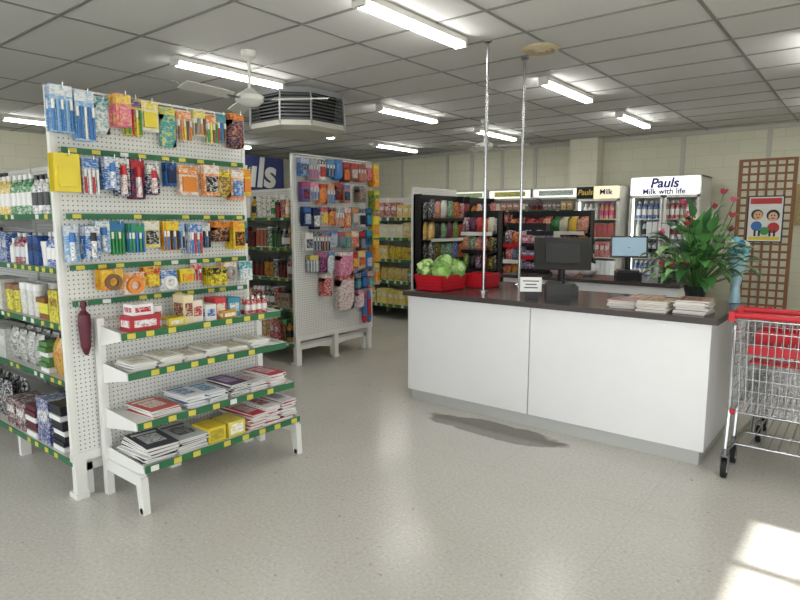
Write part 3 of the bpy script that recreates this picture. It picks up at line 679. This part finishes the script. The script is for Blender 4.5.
mb.finish('lettuce_heads')

def pos(x, y, z, yaw, w, h, zc, tilt, front):
    mb = MB(); M = Matrix.Rotation(yaw, 4, 'Z'); M.translation = Vector((x, y, z)); mb.M = M
    mb.box((0, 0, .04), (.24, .24, .08), mat='black'); mb.box((0, 0, .09), (.2, .2, .02), mat='dark')
    mb.cyl((0, .02, .09), (0, 0, zc), .03, .025, n=10, mat='dark')
    R = Matrix.Rotation(tilt, 3, 'X'); s0 = Vector((0, 0, zc)); sg = 1 if front else -1
    mb.box((0, 0, zc), (w, .035, h), mat='black', R=R); mb.box(tuple(s0+R @ Vector((0, sg*.025, 0))), (w*.6, .02, h*.6), mat='dark', R=R)
    mb.box(tuple(s0+R @ Vector((0, -sg*.019, 0))), (w*.9, .003, h*.86), mat='screen', R=R)
    return mb.finish('point_of_sale_terminal')
pos(-1.97, 4.54, CT, math.radians(30), .44, .26, .33, math.radians(-14), False)
pos(-1.98, 6.2, CT, math.radians(24), .36, .22, .33, math.radians(-14), True)
mb = MB(); R = Matrix.Rotation(math.radians(28), 3, 'Z')
mb.box((-1.86, 4.22, CT+.065), (.17, .15, .13), mat='black', R=R); mb.box((-1.88, 4.21, CT+.135), (.1, .1, .01), mat='dark', R=R); mb.finish('receipt_printer')
mb = MB(); R = Matrix.Rotation(math.radians(28), 3, 'Z') @ Matrix.Rotation(math.radians(-8), 3, 'X'); cs = Vector((-2.03, 4.12, CT+.115))
mb.box(tuple(cs), (.16, .003, .11), W, R=R)
for i, s in enumerate((.7, .5, .6)): mb.box(tuple(cs+R @ Vector((0, -.002, .025-.025*i))), (.17*s, .001, .008), K, R=R)
R2 = Matrix.Rotation(math.radians(28), 3, 'Z'); mb.box((-2.03, 4.135, CT+.03), (.1, .03, .06), None, 'black', R=R2); mb.finish('counter_sign')
mb = MB()
for i, (x, y, cc, c2_, ar) in enumerate(((-1.33, 4.2, '#b87a70', '#f0e8e0', '#6a3a38'), (-1.12, 4.14, '#d8c8a8', '#803020', '#9a5a40'), (-.9, 4.18, '#c8a898', '#eaeaea', '#7a4a40'), (-1.27, 4.45, '#d8c0b0', '#905040', '#a06a50'))):
    stack(mb, x, y, CT, .19, .25, (6, 8, 10, 6)[i], .009, [H(cc), H(c2_)], .012, art=H(ar))
mb.finish('magazine_pile')
mb = MB()
for (x, y, r, cc) in ((-2.75, 6.25, .1, '#e8c0c8'), (-2.58, 6.2, .09, '#f0dede'), (-2.45, 6.35, .1, '#e6e6ea')): mb.ball((x, y, CT+r*.75), r, H(cc), n=10, sc=(1, 1, .75))
mb.finish('plastic_bag_bundle')

# ------------------------------------------------------------------ potted plant
mb = MB(); px_, py_ = -1.0, 4.64
mb.lathe((px_, py_, CT), [(0, 0), (.06, .001), (.07, .08), (.085, .13), (.08, .13), (.06, .1), (0, .1)], 14, H('#26302a'), 'leaf')
def leaf(base, d, L, wd, col, droop):
    d = Vector(d).normalized(); side = d.cross(Vector((0, 0, 1)))
    side = side.normalized() if side.length > .01 else Vector((1, 0, 0)); vs = []; p = Vector(base); n = 6
    prof = [.05, .7, 1, .9, .6, .28, .0]
    for i in range(n+1):
        w = wd*prof[i]; up = side.cross(d).normalized()
        vs += [p-side*w+up*w*.3, p.copy(), p+side*w+up*w*.3]
        d = (d+Vector((0, 0, -droop/n))).normalized(); p = p+d*L/n
    fs = []
    for i in range(n):
        q = 3*i; fs += [(q, q+1, q+4, q+3), (q+1, q+2, q+5, q+4)]
    mb.add(vs, fs, col, 'leaf', smooth=True)
top = Vector((px_, py_, CT+.11))
for i in range(165):
    a = i*2.4; el = rnd.uniform(.15, 1.45); L = rnd.uniform(.14, .46)
    d = Vector((math.cos(a)*math.cos(el)*.75, math.sin(a)*math.cos(el)*.75, math.sin(el))); e = top+d*L+Vector((0, 0, .05))
    mb.cyl(top, e, .003, n=4, col=H('#4a7a35'), mat='leaf')
    leaf(e, d+Vector((0, 0, rnd.uniform(-.3, .3))), rnd.uniform(.11, .18), rnd.uniform(.03, .052), H(rnd.choice(('#3f7f38', '#4f9a44', '#2f6a2c', '#6ab050', '#3a7a3c', '#8cc070', '#285a28'))), rnd.uniform(.8, 1.9))
for (a, el, L) in ((.3, 1.25, .64), (1.4, 1.15, .62), (2.6, 1.3, .62), (-.5, 1.1, .56), (4.6, 1.1, .5), (.9, 1.0, .48), (.6, 1.35, .68), (3.6, 1.0, .45)):
    d = Vector((math.cos(a)*math.cos(el), math.sin(a)*math.cos(el), math.sin(el))); e = top+d*L
    mb.cyl(top, e, .004, n=5, col=H('#4a7a35'), mat='leaf')
    fc = rnd.choice(('#c03050', '#d85a80', '#b02838'))
    for k in range(7):
        a2 = k*.9; leaf(e, d+Vector((math.cos(a2), math.sin(a2), .2))*.7, .055, .02, H(fc), .4)
mb.finish('potted_foliage_plant')
mb = MB(); bx_, by_ = -.785, 4.88
mb.lathe((bx_, by_, CT), [(0, 0), (.04, .001), (.028, .12), (.05, .25), (.08, .36), (.07, .36), (.0, .3)], 10, H('#a6d2e0'), 'leaf')
for i in range(16):
    a = i*2.4; r_ = rnd.uniform(.02, .07); mb.ball((bx_+r_*math.cos(a), by_+r_*math.sin(a), CT+.36+rnd.uniform(0, .1)), .028, H(rnd.choice(('#39a8c8', '#7fd0e0', '#e8e8e8', '#2a80b8'))), n=8)
mb.finish('flower_bouquet')

# ------------------------------------------------------------------ trolleys
def trolley(cx, y0):
    mb = MB(); r = .003
    def P(u, v, z):
        hw = (.255-.055*v)*(0.9+.1*z); zb = .42+.10*v; zt = .98-.06*v
        return (cx+u*hw, y0+.05+v*.78, zb+(zt-zb)*z)
    for k in range(9):
        z = k/8; rr = .0055 if k in (0, 8) else r
        for s in (-1, 1): mb.cyl(P(s, 0, z), P(s, 1, z), rr, n=5, mat='chrome')
        mb.cyl(P(-1, 1, z), P(1, 1, z), rr, n=5, mat='chrome')
        mb.cyl(P(-1, 0, z), P(1, 0, z), rr, n=5, mat='chrome')
    for i in range(25):
        v = i/24
        for s in (-1, 1): mb.cyl(P(s, v, 0), P(s, v, 1), r, n=4, mat='chrome', caps=False)
        mb.cyl(P(-1, v, 0), P(1, v, 0), r, n=4, mat='chrome', caps=False)
    for i in range(15):
        u = -1+2*i/14
        for v in (0, 1): mb.cyl(P(u, v, 0), P(u, v, 1), r, n=4, mat='chrome', caps=False)
        mb.cyl(P(u, 0, 0), P(u, 1, 0), r, n=4, mat='chrome', caps=False)
    for i in range(9): u = -.8+1.6*i/8; mb.cyl(P(u, .04, .75), P(u, .22, .55), r, n=4, mat='chrome')
    mb.box((cx, y0+.085, .80), (.36, .012, .05), mat='redplastic'); mb.box((cx, y0+.18, .72), (.34, .15, .008), mat='redplastic'); mb.box((cx, y0+.26, .86), (.34, .01, .06), mat='redplastic')
    mb.cyl((cx-.25, y0-.04, 1.02), (cx+.25, y0-.04, 1.02), .018, n=12, mat='redplastic')
    for s in (-1, 1):
        x = cx+s*.25
        mb.box((x, y0-.02, 1.01), (.03, .10, .055), mat='redplastic')
        mb.cyl((x, y0-.03, 1.0), (x, y0+.06, .95), .012, n=8, mat='chrome'); mb.cyl((x, y0+.06, .95), (x, y0+.08, .42), .012, n=8, mat='chrome'); mb.cyl((x, y0+.08, .42), (x, y0+.03, .17), .012, n=8, mat='chrome')
        mb.cyl((x, y0+.03, .17), (cx+s*.18, y0+.86, .19), .012, n=8, mat='chrome'); mb.cyl((x, y0+.08, .42), (cx+s*.2, y0+.83, .5), .010, n=8, mat='chrome')
        mb.cyl((cx+s*.2, y0+.83, .5), (cx+s*.18, y0+.5, .18), .010, n=8, mat='chrome')
        for (wx, wy) in ((x, y0+.03), (cx+s*.18, y0+.84)):
            mb.cyl((wx, wy, .14), (wx, wy, .19), .014, n=8, mat='steel')
            for e in (-.02, .02): mb.box((wx+e, wy+.015, .105), (.004, .05, .09), mat='steel')
            mb.box((wx, wy+.01, .148), (.044, .06, .006), mat='steel')
            mb.cyl((wx-.014, wy+.025, .06), (wx+.014, wy+.025, .06), .06, n=18, mat='rubber'); mb.cyl((wx-.017, wy+.025, .06), (wx+.017, wy+.025, .06), .03, n=12, mat='kick')
        mb.ball(P(s, 1, 1), .022, None, 'redplastic', 8); mb.ball(P(s, 0, 0), .018, None, 'redplastic', 8)
    mb.cyl((cx-.18, y0+.86, .19), (cx+.18, y0+.86, .19), .012, n=8, mat='chrome'); mb.cyl((cx-.245, y0+.2, .175), (cx+.245, y0+.2, .175), .01, n=8, mat='chrome')
    for i in range(7): u = -.15+.05*i; mb.cyl((cx+u, y0+.2, .175), (cx+u*.9, y0+.86, .19), .003, n=4, mat='chrome')
    return mb.finish('shopping_trolley')
trolley(-.375, 3.9); trolley(-.375, 4.18)

# ------------------------------------------------------------------ trellis + posters
def trellis(x0, x1, y, z1):
    mb = MB()
    for xx in (x0, x1): mb.b2(xx-.02, xx+.02, y-.02, y+.02, 0, z1, mat='wood')
    n = round((x1-x0)/.095)
    for i in range(1, n): xx = x0+(x1-x0)*i/n; mb.b2(xx-.013, xx+.013, y-.008, y, .12, z1-.02, mat='wood')
    zz = .14
    while zz < z1: mb.b2(x0, x1, y-.018, y-.008, zz-.013, zz+.013, mat='wood'); zz += .095
    mb.b2(x0-.02, x1+.02, y-.022, y+.022, z1-.03, z1, mat='wood')
    for xx in (x0, x1): mb.b2(xx-.025, xx+.025, y-.18, y+.18, 0, .04, mat='wood')
    mb.finish('garden_trellis')
trellis(-1.42, -.84, 8.6, 2.32)
mb = MB(); mb.M = frame((0, 8.57, 0), (1, 0, 0), (0, -1, 0))
mb.b2(-1.31, -.92, 0, .006, 1.3, 1.87, H('#20242c')); mb.b2(-1.295, -.935, .006, .007, 1.315, 1.855, W)
def disc(u, z, r, col, w=.008, sq=1.0):
    vs = [(u+r*math.cos(t*math.pi/9), w, z+r*sq*math.sin(t*math.pi/9)) for t in range(18)]; mb.add(vs, [tuple(range(18))], col)
mb.b2(-1.28, -.95, .007, .0075, 1.77, 1.84, c['red']); mb.b2(-1.28, -.95, .007, .0075, 1.33, 1.37, c['yel'])
disc(-1.2, 1.5, .06, c['blue']); disc(-1.02, 1.48, .065, c['red']); disc(-1.11, 1.44, .05, c['grn'], .0085)
disc(-1.2, 1.64, .065, K, .0088); disc(-1.19, 1.63, .05, H('#e0b080'), .0092, 1.1); disc(-1.205, 1.64, .008, K, .0096); disc(-1.175, 1.64, .008, K, .0096); disc(-1.19, 1.605, .02, c['red'], .0096, .4)
disc(-1.03, 1.63, .07, K, .0088); disc(-1.03, 1.615, .05, H('#e8c098'), .0092, 1.1); disc(-1.045, 1.63, .008, K, .0096); disc(-1.015, 1.63, .008, K, .0096); disc(-1.03, 1.595, .02, c['red'], .0096, .4)
for (u_, s_) in ((-1.19, 1), (-1.03, -1)): mb.b2(u_-.035, u_-.012, .0075, .0086, 1.375, 1.45, K); mb.b2(u_+.012, u_+.035, .0075, .0086, 1.375, 1.45, K)
mb.finish('framed_poster')
mb = MB(); mb.M = frame((0, YB, 0), (1, 0, 0), (0, -1, 0)); mb.b2(-1.0, -.3, .035, .05, 1.5, 2.1, H('#b8a060')); mb.b2(-.96, -.34, .05, .054, 1.54, 2.06, H('#c8b890'), 'print', H('#8a5a2c')); mb.finish('wall_picture')

# ------------------------------------------------------------------ lights
w = bpy.data.worlds.new('World'); sc.world = w; w.use_nodes = True
bg = w.node_tree.nodes['Background']; bg.inputs[0].default_value = (.93, .965, 1, 1); bg.inputs[1].default_value = 3.7
sd = bpy.data.lights.new('sun', 'SUN'); sd.energy = 13; sd.angle = .02; sd.color = (1, .98, .93)
so = bpy.data.objects.new('sun', sd); sc.collection.objects.link(so); so.location = (6, 2, 6)
d = Vector((-1, .0, -.875)); so.rotation_euler = d.to_track_quat('-Z', 'Y').to_euler()

cam = bpy.data.cameras.new('camera'); co = bpy.data.objects.new('camera', cam); sc.collection.objects.link(co)
cam.sensor_width = 36; cam.lens = 595/800*36; co.location = (0, 0, 1.55)
co.rotation_euler = (math.radians(90-7.47), 0, math.radians(38.7)); sc.camera = co
